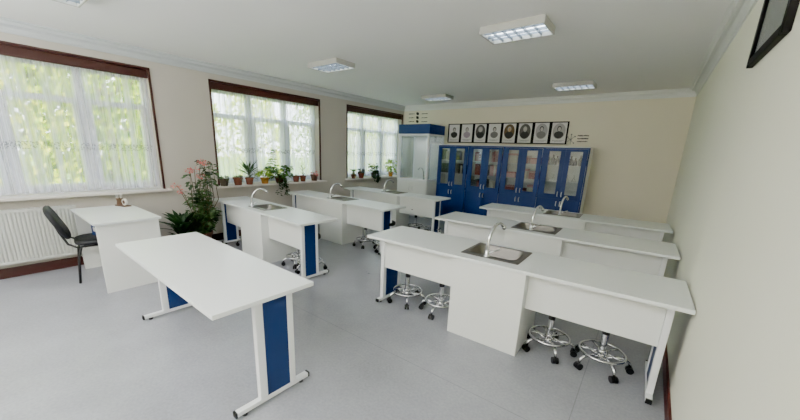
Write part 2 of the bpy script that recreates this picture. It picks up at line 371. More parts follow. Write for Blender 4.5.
def lab_table(loc, rz, L, W, label, cab, legs, lg, sk, fc, legs_y, pz, zt=.75):
    t = thing('lab_table', label, 'lab table', (loc[0],loc[1],0), rz, 'white sink benches for pupils')
    # worktop with a cut-out for the sink
    b = MB(); h = .028
    xs = [0, sk[0]+.012, sk[1]-.012, L]; yy = [0, sk[2]+.012, sk[3]-.012, W]
    G = [[[b.b.verts.new((x,y,z)) for y in yy] for x in xs] for z in (zt-h, zt)]
    for i in range(3):
        for j in range(3):
            if (i,j) != (1,1):
                for g in G: b.b.faces.new((g[i][j],g[i+1][j],g[i+1][j+1],g[i][j+1]))
    for i in range(3):
        b.b.faces.new((G[0][i][0],G[0][i+1][0],G[1][i+1][0],G[1][i][0])); b.b.faces.new((G[0][i][3],G[0][i+1][3],G[1][i+1][3],G[1][i][3]))
        b.b.faces.new((G[0][0][i],G[0][0][i+1],G[1][0][i+1],G[1][0][i])); b.b.faces.new((G[0][3][i],G[0][3][i+1],G[1][3][i+1],G[1][3][i]))
    for p, q in (((1,1),(2,1)),((1,2),(2,2)),((1,1),(1,2)),((2,1),(2,2))):
        b.b.faces.new((G[0][p[0]][p[1]],G[0][q[0]][q[1]],G[1][q[0]][q[1]],G[1][p[0]][p[1]]))
    b.build('worktop', 'lam', t, bevel=.0025)
    # sink cabinet as an open box of boards, doors on the pupils' side
    c0, c1 = cab; zz = zt-h; k = .018; y0, y1 = .03, W-.03
    cb = MB().box(c0,c1,y0,y0+k,.0,zz).box(c0,c0+k,y0+k,y1,.0,zz).box(c1-k,c1,y0+k,y1,.0,zz).box(c0+k,c1-k,y0+k,y1,.06,.06+k)
    cb.build('sink_cabinet', 'lam2', t, bevel=.0015)
    for a_, b_ in ((c0+.003,(c0+c1)/2-.002),((c0+c1)/2+.002,c1-.003)):
        d_ = MB().box(a_,b_,y1,y1+.016,.07,zz-.01).build('door', 'lam2', t, bevel=.0015)
        hx = (c0+c1)/2 + (-.04 if a_ < (c0+c1)/2-.05 else .04)
        MB().tube([(hx,y1+.016,.56),(hx,y1+.04,.57),(hx,y1+.04,.65),(hx,y1+.016,.66)],.005,8).build('handle', 'chrome', d_)
    for a_, b_ in ((legs[0]+.04,c0),(c1,legs[1])):
        MB().box(a_,b_,legs_y,legs_y+.018,pz,zz).build('modesty_panel', 'lam2', t, bevel=.0015)
    for x in legs: leg(t, x, *lg, zz-.018, 1)
    sink(t, *sk, zt)
    faucet(t, *fc)
    return t

LGR = (.115,.165,.39,.43,.05,.58)
LGL = (.075,.115,.275,.31,.05,.46)
rows_r = [((-2.2256,2.470),.0165,2.573,.62,.015),((-2.243,3.853),.0205,2.583,.64,.008),((-2.2015,5.235),.045,2.54,.63,-.01)]
rl = ['long white sink bench nearest the camera on the right, chrome stools beneath','white sink bench in the middle of the three on the right','white sink bench at the back right, right in front of the blue cabinets']
for (loc, rz, L, W, dx), lb in zip(rows_r, rl):
    lab_table(loc, rz, L, W, lb, (.958+dx,1.582+dx), (.10,L-.115), LGR, (.985+dx,1.49+dx,.11,.55), (1.215+dx,.145,.755,.22,.97,.27,.27), .135, .395)
rows_l = [((-5.578,2.433),-.0597,2.498,.555,.01),((-5.675,3.865),-.043,2.62,.533,.15),((-5.5359,5.3318),0,2.4666,.52,0)]
ll = ['white sink bench nearest the camera on the window side, beside the flowering plant','white sink bench in the middle of the three on the window side','white sink bench at the back of the window side, in front of the fume hood']
for (loc, rz, L, W, dx), lb in zip(rows_l, ll):
    lab_table(loc, rz, L, W, lb, (.88+dx,1.50+dx), (.12,L-.137), LGL, (1.0+dx,1.48+dx,.10,.46), (1.08+dx,.13,.755,.45,.9,.25,.25), .14, .365)

# plain table in the foreground
ft = thing('table', 'plain white table in the foreground with blue panelled metal legs', 'table', (-3.53,.7095,0), -.0251)
MB().box(0,1.875,0,.6394,.719,.7468).build('tabletop', 'lam', ft, bevel=.0025)
for x in (.045,1.79): leg(ft, x, .25,.30,.465,.505,.10,.605,.70, 1)
MB().box(.085,1.79,.47,.488,.44,.719).build('modesty_panel', 'lam2', ft, bevel=.0015)

# teacher's desk
dk = thing('desk', 'small white panel-sided desk under the window beside the radiator', 'desk', (-5.539,.7526,0), -.0156)
MB().box(0,1.162,0,.594,.752,.777).build('desktop', 'lam', dk, bevel=.0025)
MB().box(1.10,1.122,.02,.575,0,.752).build('side_panel', 'lam2', dk, bevel=.0015)
MB().box(.02,.042,.02,.575,0,.752).build('side_panel', 'lam2', dk, bevel=.0015)
MB().box(.042,1.10,.50,.518,.30,.752).build('modesty_panel', 'lam2', dk, bevel=.0015)

# ------------------------------------------------------------------ stools
st = thing('stool', 'x', 'stool', (0,0,0), 0, 'wheeled laboratory stools')
bs = MB(); RB = .20
for k in range(5):
    a = 2*PI*k/5; c, s_ = math.cos(a), math.sin(a)
    bs.tube([(.02*c,.02*s_,.085),(.10*c,.10*s_,.105),(.155*c,.155*s_,.108),(.187*c,.187*s_,.09),(RB*c,RB*s_,.055)],[.013,.013,.013,.012,.010],10)
bs.lathe([(.03,.075),(.034,.08),(.034,.115),(.026,.12)],(0,0,0),18)
bs.build('star_base', 'chrome', st, smooth=True)
for k in range(5):
    a = 2*PI*k/5; c, s_ = math.cos(a), math.sin(a); n = Vector((-s_,c,0)); p = Vector((RB*c,RB*s_,.026)); 
    w_ = MB()
    for q in (-.014,.014): w_.cyl(p+n*(q-.009), p+n*(q+.009), .026, 16)
    w_.cyl(p+Vector((0,0,0)), p+Vector((0,0,.04)), .009, 8).cyl(p-n*.02,p+n*.02,.007,8)
    w_.build('caster', 'black', st)
rg = MB().tube([(.158*math.cos(2*PI*k/32),.158*math.sin(2*PI*k/32),.13) for k in range(32)], .0095, 8, closed=True)
for k in range(5):
    a = 2*PI*(k+.5)/5; rg.cyl((.03*math.cos(a),.03*math.sin(a),.13),(.153*math.cos(a),.153*math.sin(a),.13),.007,8)
rg.lathe([(.030,.118),(.034,.122),(.034,.145),(.030,.15)],(0,0,0),18)
rg.build('foot_ring', 'chrome', st, smooth=True)
gc = MB().lathe([(.026,.10),(.026,.285),(.023,.287)],(0,0,0),18).build('gas_column', 'chrome', st); smooth_sharp(gc)
cc = MB().lathe([(.027,.287),(.028,.322),(.018,.332),(.013,.44)],(0,0,0),18).build('column_cap', 'black', st); smooth_sharp(cc)
se = MB().lathe([(.09,.438),(.138,.442),(.148,.452),(.15,.475),(.142,.495),(.10,.503),(.03,.505)],(0,0,0),32).build('seat', 'fabric', st, smooth=True)
SP = [(-1.90,2.78,.3,'chrome wheeled stool with black seat, leftmost under the nearest right bench'),
      (-1.49,2.80,1.0,'chrome wheeled stool tucked against the left of the nearest right sink cabinet'),
      (-.45,2.82,.2,'chrome wheeled stool tucked against the right of the nearest right sink cabinet'),
      (-.065,2.85,.25,'chrome wheeled stool nearest the right wall, under the nearest right bench'),
      (-3.74,2.71,.4,'chrome wheeled stool by the sink cabinet of the nearest window-side bench'),
      (-3.44,2.68,.9,'chrome wheeled stool behind the blue leg of the nearest window-side bench'),
      (-3.70,4.07,.2,'chrome wheeled stool by the sink cabinet of the middle window-side bench'),
      (-3.27,4.09,.8,'chrome wheeled stool nearest the aisle under the middle window-side bench'),
      (-3.72,5.62,.5,'chrome wheeled stool by the sink cabinet of the back window-side bench'),
      (-3.32,5.64,.1,'chrome wheeled stool nearest the aisle under the back window-side bench'),
      (-5.12,2.78,.6,'chrome wheeled stool half hidden behind the flowering plant')]
for k, (x, y, a, lb) in enumerate(SP):
    if k == 0: st.location = (x,y,0); st.rotation_euler = (0,0,a); st['label'] = lb
    else: dup(st, (x,y,0), a, lb)

# ------------------------------------------------------------------ chair
ch = thing('office_chair', 'black upholstered visitor chair pulled up to the small desk', 'chair', (-5.19,.87,0), -.16)
def pad(w, d, t, x0, y0, z0, m, name):
    # rounded cushion from a squashed superellipse grid
    b = MB(); n = 28; prof = [(.82,0),(.96,.12),(1,.4),(.98,.75),(.86,.95),(.5,1.0),(.02,1.02)]; rr = []
    for s_, h_ in prof:
        r_ = []
        for k in range(n):
            a = 2*PI*k/n; c, s2 = math.cos(a), math.sin(a); e = .55
            r_.append(b.b.verts.new((x0+w/2*s_*math.copysign(abs(c)**e,c), y0+d/2*s_*math.copysign(abs(s2)**e,s2), z0+t*h_)))
        rr.append(r_)
    for P, Q in zip(rr, rr[1:]):
        for k in range(n): b.b.faces.new((P[k],P[(k+1)%n],Q[(k+1)%n],Q[k]))
    b.b.faces.new(rr[0][::-1]); b.b.faces.new(rr[-1])
    return b.build(name, m, ch, smooth=True)
pad(.46,.42,.06,0,.02,.42,'fabric','seat')
bk = pad(.47,.40,.055,0,0,-.03,'fabric','backrest')
bk.rotation_euler = (PI/2+.38,0,0); bk.location = (0,-.295,.68)
for sx in (-1,1):
    MB().tube([(sx*.25,-.20,0),(sx*.235,-.17,.3),(sx*.225,-.13,.425)],.0125,10).build('leg', 'black', ch, smooth=True)
    MB().tube([(sx*.25,.22,0),(sx*.235,.20,.3),(sx*.225,.17,.425)],.0125,10).build('leg', 'black', ch, smooth=True)
fr = MB()
for sx in (-1,1): fr.tube([(sx*.225,.17,.418),(sx*.225,-.17,.418),(sx*.21,-.235,.46),(sx*.17,-.29,.60),(sx*.16,-.315,.70)],.011,10)
fr.tube([(-.225,-.1,.415),(.225,-.1,.415)],.011,10).tube([(-.225,.12,.415),(.225,.12,.415)],.011,10)
fr.build('chair_frame', 'black', ch, smooth=True)
bb = thing('folder', 'blue folder standing on the black chair seat under the desk edge', 'folder', (-5.17,.90,.484), .25)
MB().box(-.09,.09,-.02,.02,0,.15).build('cover', 'blue2', bb, bevel=.004)
MB().box(-.05,.04,-.0215,-.0205,.05,.10).build('paper_label', 'paper', bb)

# desk set: wooden base, cup with pens, round clock
dsx = thing('desk_organizer', 'brown wooden pen stand with round white clock on the desk corner', 'organizer', (-5.40,1.235,.777), .3)
MB().box(-.10,.10,-.04,.04,0,.016).build('stand_base', 'wood', dsx, bevel=.003)
cu = MB().lathe([(.034,.016),(.038,.03),(.032,.06),(.038,.10),(.036,.102),(.030,.06),(.030,.022)],(-.05,0,0),18).build('pen_cup', 'wood', dsx); smooth_sharp(cu)
pp = MB()
for k in range(6): a = k*1.05; pp.cyl((-.05+.012*math.cos(a),.012*math.sin(a),.026),(-.05+.034*math.cos(a),.034*math.sin(a),.15+.012*(k%3)),.0035,8)
pp.build('pens', 'paper', dsx)
MB().cyl((.045,-.012,.058),(.045,.012,.058),.042,28).build('clock', 'dial', dsx, bevel=.002)
MB().cyl((.045,-.0135,.058),(.045,-.0125,.058),.024,20).build('clock_centre', 'wood', dsx)

# ------------------------------------------------------------------ radiator
ra = thing('radiator', 'white ribbed panel radiator on the wall under the nearest window', 'radiator', (A,0,0))
r_ = MB(); y0, y1, zb, zt_ = -.38,.82,.185,.80; n = 34
front = []
for i in range(n):
    ya = y0+.03+(y1-y0-.06)*i/n; st_ = (y1-y0-.06)/n
    front += [(.118,ya),(.118,ya+st_*.45),(.104,ya+st_*.6),(.104,ya+st_*.85)]
prof = [(.118,y0)] + front + [(.118,y1),(.10,y1),(.10,y0)]
r_.prism([(p[0],p[1]) for p in prof], 'z', zb+.03, zt_-.03)
r_.box(.10,.118,y0,y1,zb,zb+.03).box(.10,.118,y0,y1,zt_-.03,zt_)
r_.box(.05,.062,y0,y1,zb,zt_-.01)
rp = r_.build('panel', 'rad', ra)
g = MB().box(.045,.10,y0,y0+.012,zb,zt_+.004).box(.045,.10,y1-.012,y1,zb,zt_+.004)
for k in range(40): yy = y0+.02+(y1-y0-.04)*k/39; g.box(.05,.114,yy-.004,yy+.004,zt_-.002,zt_+.004)
g.box(.045,.053,y0,y1,zt_-.02,zt_+.004).box(.108,.119,y0,y1,zt_-.004,zt_+.004)
g.build('top_grille', 'rad', ra)
MB().box(.001,.05,-.2,-.17,.3,.7).box(.001,.05,.6,.63,.3,.7).build('wall_bracket', 'rad', ra)
MB().cyl((.08,.80,.185),(.08,.80,.13),.012,12).cyl((.08,.80,.13),(.018,.80,.13),.012,12).build('pipe', 'rad', ra)

# ------------------------------------------------------------------ ceiling lights
cl = thing('ceiling_light', 'x', 'ceiling light', (0,0,0), 0, 'louvred ceiling lights')
lx, ly, hh = .305, .185, .068
b = MB().box(-lx,lx,-ly,-ly+.018,-hh,0).box(-lx,lx,ly-.018,ly,-hh,0).box(-lx,-lx+.018,-ly+.018,ly-.018,-hh,0).box(lx-.018,lx,-ly+.018,ly-.018,-hh,0).box(-lx+.018,lx-.018,-ly+.018,ly-.018,-.012,-.002)
b.build('housing', 'lampwhite', cl, bevel=.008)
g = MB()
for k in range(1,6): x = -lx+.018+(2*lx-.036)*k/6; g.box(x-.0025,x+.0025,-ly+.018,ly-.018,-hh+.004,-hh+.03)
g.box(-lx+.018,lx-.018,-.004,.004,-hh+.003,-hh+.03)
for q in (-1,1): g.box(-lx+.018,lx-.018,q*.095-.002,q*.095+.002,-hh+.012,-hh+.03)
g.build('louvre', 'louvre', cl)
for q in (-.125,-.045,.045,.125): MB().cyl((-lx+.03,q,-.026),(lx-.03,q,-.026),.011,12).build('tube', 'tube', cl)
LP = [(-1.285,3.53,'white louvred ceiling light, largest in view, near the top centre'),(-1.30,6.55,'white louvred ceiling light at the back right, above the blue cabinets'),
      (-3.97,3.57,'white louvred ceiling light in front of the middle window'),(-4.02,6.66,'white louvred ceiling light at the back, near the fume hood'),(-4.0,.73,'white louvred ceiling light cut off by the top left of the frame')]
for k, (x, y, lb) in enumerate(LP):
    if k == 0: cl.location = (x,y,H); cl['label'] = lb
    else: dup(cl, (x,y,H), 0, lb)

# ------------------------------------------------------------------ blue cabinets
X0, CW, YC, YB, ZC = -4.220, .8075, 7.22, 7.62, 1.807
cabl = ['leftmost of the blue glazed cabinets, beside the fume hood','second blue glazed cabinet from the fume hood, reddish books inside','third blue glazed cabinet from the fume hood, red boxes inside','rightmost blue glazed cabinet, black apparatus on its top shelf, pale side']
SH = (.83, 1.14, 1.45)
for i in range(4):
    t = thing('cabinet', cabl[i], 'cabinet', (X0+CW*i, YC, 0), 0, 'blue cabinets on the back wall')
    dep = YB-YC; k = .018; g_ = .001
    c = MB().box(g_,k,.02,dep,0,ZC-.02).box(CW-k,CW-g_,.02,dep,0,ZC-.02).box(k,CW-k,dep-.01,dep,.08,ZC-.02).box(g_,CW-g_,0,dep,ZC-.02,ZC).box(k,CW-k,.02,dep-.01,.08,.098).box(k,CW-k,.02,dep-.01,.79,.808).box(k,CW-k,.03,.045,0,.08)
    c.build('carcass', 'lam2' if i == 3 else 'inner', t)
    fb = MB().box(g_,.022,.0,.02,.0,ZC-.02).box(CW-.022,CW-g_,0,.02,0,ZC-.02).box(.022,CW-.022,0,.02,ZC-.045,ZC-.02).box(.022,CW-.022,0.004,.02,0,.09).box(.022,CW-.022,0.004,.02,.785,.81)
    fb.build('face_frame', 'blue2', t)
    for z in SH[1:]: MB().box(k,CW-k,.04,dep-.01,z-.018,z).build('shelf', 'inner', t)
    for s_ in (0,1):
        a_ = .024+s_*(CW/2-.024)+.001; b_ = a_+CW/2-.026; w_ = .085
        z0, z1 = .80, ZC-.048
        d_ = MB().box(a_,b_,-.018,-.002,z0,z0+.085).box(a_,b_,-.018,-.002,z1-.045,z1).box(a_,a_+w_,-.018,-.002,z0+.085,z1-.045).box(b_-w_,b_,-.018,-.002,z0+.085,z1-.045).build('door', 'blue2', t, bevel=.002)
        MB().box(a_+w_,b_-w_,-.012,-.008,z0+.085,z1-.045).build('pane', 'cabglass', d_)
        hx = b_-.035 if s_ == 0 else a_+.035
        MB().tube([(hx,-.018,.845),(hx,-.042,.855),(hx,-.042,.925),(hx,-.018,.935)],.0085,8).build('handle', 'satin', d_, smooth=True)
        d2 = MB().box(a_,b_,-.018,-.002,.092,.79).build('door', 'blue2', t, bevel=.002)
        MB().tube([(hx,-.018,.655),(hx,-.042,.665),(hx,-.042,.735),(hx,-.018,.745)],.0085,8).build('handle', 'satin', d2, smooth=True)

# things on the cabinet shelves
def book(x, y, z, t, d, h, m, label, lean=0):
    o = thing('book', label, 'book', (x,y,z), 0, 'books in the blue cabinets')
    MB().box(0,.003,0,d,0,h).box(t-.003,t,0,d,0,h).box(.003,t-.003,0,.003,0,h).build('cover', m, o)
    MB().box(.003,t-.003,.003,d-.006,.004,h-.005).build('pages', 'paper', o)
    return o
def case_box(x, y, z, w, d, h, m, label):
    o = thing('box', label, 'box', (x,y,z), 0, 'boxes in the blue cabinets')
    MB().box(0,w,0,d,0,h*.78).build('body', m, o); MB().box(-.002,w+.002,-.002,d+.002,h*.78,h).build('lid', 'redpale' if m != 'redpale' else 'redbox', o)
def bottle(x, y, z, r, h, m, label):
    o = thing('bottle', label, 'bottle', (x,y,z), 0, 'bottles in the blue cabinets')
    bo = MB().lathe([(r*.9,0),(r,.006),(r,h*.6),(r*.45,h*.74),(r*.35,h*.9)],(0,0,0),16).build('body', m, o, smooth=False); smooth_sharp(bo)
    MB().lathe([(r*.45,h*.88),(r*.45,h)],(0,0,0),14).build('cap', 'black', o)
def flask(x, y, z, r, h, label):
    o = MB().lathe([(r,0),(r*1.02,.005),(r*.3,h*.65),(r*.28,h*.97),(r*.36,h)],(0,0,0),18).build('flask', 'glass', smooth=False); smooth_sharp(o)
    o.location = (x,y,z); tag(o, label, 'flask', 'glass flasks in the rightmost cabinet')
shelfname = {0:'bottom glazed', 1:'middle', 2:'top'}
rnd = random.Random(4)
for i in (0,1,2):
    for j, z in enumerate(SH):
        zz = z if j else .808
        x = X0+CW*i+.05; end = X0+CW*(i+1)-.05
        if i == 0:
            if j == 0: continue
            mats, hs, step = ('bookg','bookb','bookw'), (.17,.24), 'grey and cream book'
        elif i == 1: mats, hs, step = ('redbox','redpale','bookb','bookw'), (.16,.25), 'reddish book'
        else:
            # boxes in the third cabinet
            for q in range(3):
                w_ = .19; case_box(X0+CW*i+.07+q*.235, YC+.10, zz, w_, .22, (.16,.12,.2)[(q+j)%3], ('redbox','redpale','bookw')[(q+j)%3], '%s box on the %s shelf of the third blue cabinet' % (('dark red','pink','cream')[(q+j)%3], shelfname[j]))
            continue
        n = 0
        while x < end-.05 and n < 13:
            t_ = rnd.uniform(.03,.055); m_ = rnd.choice(mats); h_ = rnd.uniform(*hs)
            cn = {'bookg':'grey-green','bookb':'dark','bookw':'cream','redbox':'red','redpale':'pink'}[m_]
            book(x, YC+.10, zz, t_, .17, h_, m_, '%s book standing in the row on the %s shelf of the %s blue cabinet' % (cn, shelfname[j], ('leftmost','second')[i]))
            x += t_+.003+(rnd.uniform(.03,.1) if rnd.random() < .2 else 0); n += 1
xr = X0+CW*3
for q in range(9): bottle(xr+.075+q*.082, YC+.12+.05*(q%2), SH[2], .040, (.15,.20,.18)[q%3], 'black', 'black bottle on the top shelf of the rightmost blue cabinet')
for q in range(6): flask(xr+.09+q*.125, YC+.14, SH[1], .042, .13, 'small clear glass flask on the middle shelf of the rightmost blue cabinet')

# ------------------------------------------------------------------ fume hood
fh = thing('fume_hood', 'white glazed fume hood with a blue top band in the far corner', 'fume hood', (-5.215,6.90,0))
Wd, Dd = .905, .72
MB().box(0,Wd,0,Dd,2.03,2.25).build('top_band', 'blue2', fh, bevel=.003)
k = .045
f_ = MB()
for x in (0,Wd-k):
    for y in (0,Dd-k): f_.box(x,x+k,y,y+k,.92,2.03)
f_.box(k,Wd-k,0,k,1.985,2.03).box(k,Wd-k,0,k,.92,.95).box(0,k,k,Dd-k,1.985,2.03).box(Wd-k,Wd,k,Dd-k,1.985,2.03).box(Wd-k,Wd,k,Dd-k,.92,.95).box(Wd*.0+k+.02,Wd*.0+k+.035,.01,.03,.95,1.985)
f_.build('glazing_frame', 'pvc', fh, bevel=.002)
MB().box(k,Wd-k,.018,.022,.95,1.985).build('front_pane', 'cabglass', fh)
MB().box(Wd-.024,Wd-.02,k,Dd-k,.95,1.985).build('side_pane', 'cabglass', fh)
MB().box(.02,.024,k,Dd-k,.95,1.985).build('side_pane', 'cabglass', fh)
MB().box(k,Wd-k,Dd-.02,Dd,.92,2.03).build('back_board', 'lam2', fh)
MB().box(0,Wd,0,Dd,.88,.92).build('worktop', 'lam', fh, bevel=.002)
MB().box(.0,Wd,.02,Dd,0,.88).build('base_cabinet', 'lam2', fh, bevel=.002)
for a_, b_ in ((.01,Wd/2-.003),(Wd/2+.003,Wd-.01)):
    d_ = MB().box(a_,b_,0,.018,.08,.86).build('door', 'lam2', fh, bevel=.002)
    hx = Wd/2+(-.05 if a_ < .1 else .05); MB().tube([(hx,0,.66),(hx,-.024,.67),(hx,-.024,.75),(hx,0,.76)],.005,8).build('handle', 'chrome', d_)
l = bpy.data.lights.new('hood_fill','AREA'); l.shape = 'RECTANGLE'; l.size = .6; l.size_y = .3; l.energy = 3.5  # added fill light, brightens the hood interior
o = bpy.data.objects.new('hood_fill', l); C.objects.link(o); o.location = (-4.76,7.25,2.02)
fa = faucet(fh, .62, .30, .92, -.6, -.5, .30, .22)

# ------------------------------------------------------------------ portraits on the back wall
PX0, PW, PZ0, PZ1 = -4.325, .3490, 1.866, 2.322
looks = [('ink','paper','seated figure as a dark bust','dark'),('petal','paper','pale pinkish bust without an oval','pinkish'),('grey','ov','grey oval, long pale hair','grey'),('mid','paper','softly shaded bust in a dark coat','soft'),
         ('brown','ov','brown oval portrait, the only coloured one','brown'),('grey','ov','dark grey oval portrait of a bearded head','bearded'),('pale','ov','pale grey oval portrait','pale'),('ink','ovp','portrait of a dark coat on a pale oval','coat')]
PM = {'grey': mat('print_grey', (92,88,86), .6, noise=.25, nscale=30), 'mid': mat('print_mid', (132,128,126), .6, noise=.3, nscale=30), 'brown': mat('print_brown', (104,84,60), .6, noise=.25, nscale=30),
      'pale': mat('print_pale', (178,174,174), .6, noise=.2, nscale=30), 'skin': mat('print_skin', (196,190,184), .6, noise=.2, nscale=40), 'dark': mat('print_dark', (54,52,52), .6, noise=.3, nscale=30), 'tan': mat('print_tan', (190,156,116), .6, noise=.15, nscale=30), 'lilac': mat('print_lilac', (176,160,176), .6, noise=.3, nscale=30)}
ordn = ['first','second','third','fourth','fifth','sixth','seventh','eighth']
def disc(cx, cz, rx, rz, y, th=.0008, n=28, cut=None):
    b = MB(); pr_ = []
    for k in range(n):
        a = 2*PI*k/n; z = rz*math.sin(a)
        if cut is not None: z = max(z, cut)
        pr_.append((cx+rx*math.cos(a), cz+z))
    b.prism(pr_, 'y', y-th, y); return b
for i, (m_, st_, lb, _) in enumerate(looks):
    x0 = PX0+PW*i; t = thing('framed_portrait', '%s framed portrait by the fume hood: %s' % (ordn[i], lb), 'portrait', (x0+PW/2, D, (PZ0+PZ1)/2), 0, 'black framed portraits above the cabinets')
    hw, hz, fw = PW/2-.001, (PZ1-PZ0)/2, .028
    MB().box(-hw,hw,-.022,0,-hz,-hz+fw*.7).box(-hw,hw,-.022,0,hz-fw*.7,hz).box(-hw,-hw+fw,-.022,0,-hz+fw*.7,hz-fw*.7).box(hw-fw,hw,-.022,0,-hz+fw*.7,hz-fw*.7).build('frame', 'frame_black', t, bevel=.002)
    pc = MB().box(-hw+fw,hw-fw,-.012,-.004,-hz+fw*.7,hz-fw*.7).build('print', 'paper', t)
    y = -.0124; cz = .035; rx, rz = .122, .160
    if st_ == 'ov': disc(0,cz,rx,rz,y).build('oval', PM['brown' if m_ == 'brown' else ('pale' if m_ == 'pale' else 'grey')], pc)
    if st_ == 'ovp': disc(0,cz,rx,rz,y).build('oval', PM['pale'], pc)
    coat = {'ink':'dark','petal':'lilac','grey':'dark','mid':'mid','brown':'dark','pale':'mid'}[m_]
    sk_ = 'tan' if m_ == 'brown' else 'skin'
    # shoulders: a bell shape that stays within the oval, then hair, then face
    sh = [(-.085,-.06),(-.092,-.02),(-.075,.01),(-.035,.03),(0,.036),(.035,.03),(.075,.01),(.092,-.02),(.085,-.06),(.05,-.098),(0,-.112),(-.05,-.098)]
    MB().prism([(a_,c_) for a_,c_ in sh], 'y', y-.0018, y-.001).build('coat', PM[coat], pc)
    hair = PM['dark' if i in (0,3,6,7) else ('mid' if i == 1 else 'pale')]
    disc(0,cz+.052,.042 if i != 2 else .055,.055 if i != 2 else .065,y-.002).build('hair', hair, pc)
    disc(.003,cz+.042,.030,.043,y-.003).build('face', PM[sk_], pc)
    if i in (5,4): disc(.003,cz+.015,.024,.026,y-.004).build('beard', PM['pale' if i == 5 else 'tan'], pc)
    cp = MB()
    for q, (wq, zq) in enumerate(((.11,-.150),(.075,-.168))):
        x = -wq
        while x < wq: 
            l_ = rnd.uniform(.010,.022); cp.box(x,min(x+l_,wq),y-.001,y,zq-.003,zq+.003); x += l_+.006
    cp.build('caption', 'ink' if i % 2 else PM['mid'], pc)

# lettering and marks stuck on the back wall
def marks(name, label, boxes, discs, loc, m='ink'):
    t = thing(name, label, 'wall sticker', loc)
    for x0, x1, z0, z1 in boxes:
        b = MB(); n_ = 24; up, dn = [], []
        for k in range(n_+1):                     # one ragged strip per line of lettering
            x = x0+(x1-x0)*k/n_; j = rnd.uniform(0,.45)*(z1-z0)
            up.append((x, z1-j)); dn.append((x, z0+rnd.uniform(0,.3)*(z1-z0)))
        b.prism(up+dn[::-1], 'y', -.002, 0); b.build('lettering', m, t)
    for cx, cz, rx, rz in discs:
        MB().prism([(cx+rx*math.cos(2*PI*k/18)*(.8+.25*math.sin(2*PI*k/9))-rz*.6*math.sin(2*PI*k/18), cz+rz*math.sin(2*PI*k/18)) for k in range(18)], 'y', -.003, 0).build('emblem', m, t)
    return t
bx, dc = [], []
for q, z in enumerate((.20,.10,.0)):
    bx += [(-.29,-.10,z-.012,z+.012),(.13,.32,z-.02,z+.002)]; dc.append((0,z,.055,.04))
marks('wall_sticker', 'black marks and lettering on the wall above the fume hood', bx, dc, (-5.30,D,2.405))
marks('wall_sticker', 'three short lines of black lettering right of the portraits', [(-.10,.10,.042,.074),(-.10,.10,-.014,.016),(-.10,.09,-.068,-.042)], [], (-1.245,D,1.985))
o = MB().cyl((0,0,-.10),(.0,0,.10),.004,6).cyl((-.07,0,-.05),(.07,0,.06),.004,6).cyl((-.07,0,.05),(.06,0,-.07),.004,6)
for p in ((0,0,.10),(.07,0,.06),(-.07,0,.05),(.0,0,0),(.06,0,-.07)): o.lathe([(.003,-.014),(.014,-.006),(.014,.006),(.003,.014)],p,10)
o = o.build('wall_sticker', PM['mid']); o.location = (-1.46,D-.015,1.965); tag(o, 'small grey molecule-like mark just right of the last portrait', 'wall sticker')

# framed picture on the right wall
fp = thing('picture_frame', 'large black framed picture high on the right wall', 'picture', (B,2.61,2.15))
hw, hz, fw = .36, .44, .045
MB().box(-.03,0,-hw,-hw+fw,0,hz).box(-.03,0,hw-fw,hw,0,hz).box(-.03,0,-hw+fw,hw-fw,0,fw).box(-.03,0,-hw+fw,hw-fw,hz-fw,hz).build('frame', 'frame_black', fp, bevel=.004)
MB().box(-.014,-.004,-hw+fw,hw-fw,fw,hz-fw).build('print', mat('picture_grey', (186,196,198), .5, noise=.15, nscale=5), fp)
MB().box(-.021,-.019,-hw+fw,hw-fw,fw,hz-fw).build('pane', 'glass', fp)

# ------------------------------------------------------------------ potted plants
def pot(t, r, h, m, tray=False):
    p = MB().lathe([(r*.72,0),(r*.75,.004),(r*.95,h*.78),(r*1.06,h*.78),(r*1.08,h),(r*.96,h),(r*.9,h*.8)],(0,0,0),22).build('pot', m, t); smooth_sharp(p)
    MB().lathe([(r*.86,h*.80),(r*.88,h*.88),(r*.3,h*.90)],(0,0,0),18).build('soil', 'soil', t)
XS = A+.065; ZW = ZS
def plant(y, r, h, m, label, group=None, x=XS, z=ZW, name='potted_plant'):
    t = thing(name, label, 'potted plant', (x,y,z), 0, group); pot(t, r, h, m); return t
G2 = 'potted plants on the window sills'
def bushy(t, z0, n, rad, hgt, L, w, m, seed, up=.5, bend=.5, cx=0, cy=0):
    global random
    rn = random.Random(seed); random.seed(seed); f = MB(); s_ = MB()
    for k in range(max(5, n//14)):
        a = rn.uniform(0,2*PI); q = rn.uniform(.2,.8)*rad; e = (cx+q*math.cos(a), cy+q*math.sin(a), z0+hgt*rn.uniform(.5,1))
        s_.tube([(cx*.0,cy*.0,z0-.01),(e[0]*.4,e[1]*.4,(z0+e[2])/2),e],[.004,.003,.002],5)
    for k in range(n):
        a = rn.uniform(0,2*PI); q = rad*rn.uniform(.1,1)**.6; u = rn.uniform(0,1)
        p = (cx+q*math.cos(a)*.8, cy+q*math.sin(a)*.8, z0+hgt*u)
        f.leaf(p, (math.cos(a)+rn.gauss(0,.5), math.sin(a)+rn.gauss(0,.5), up+rn.gauss(0,.4)), L*rn.uniform(.7,1.2), w*rn.uniform(.8,1.2), bend)
    s_.build('stems', 'stem', t); f.build('foliage', m, t)
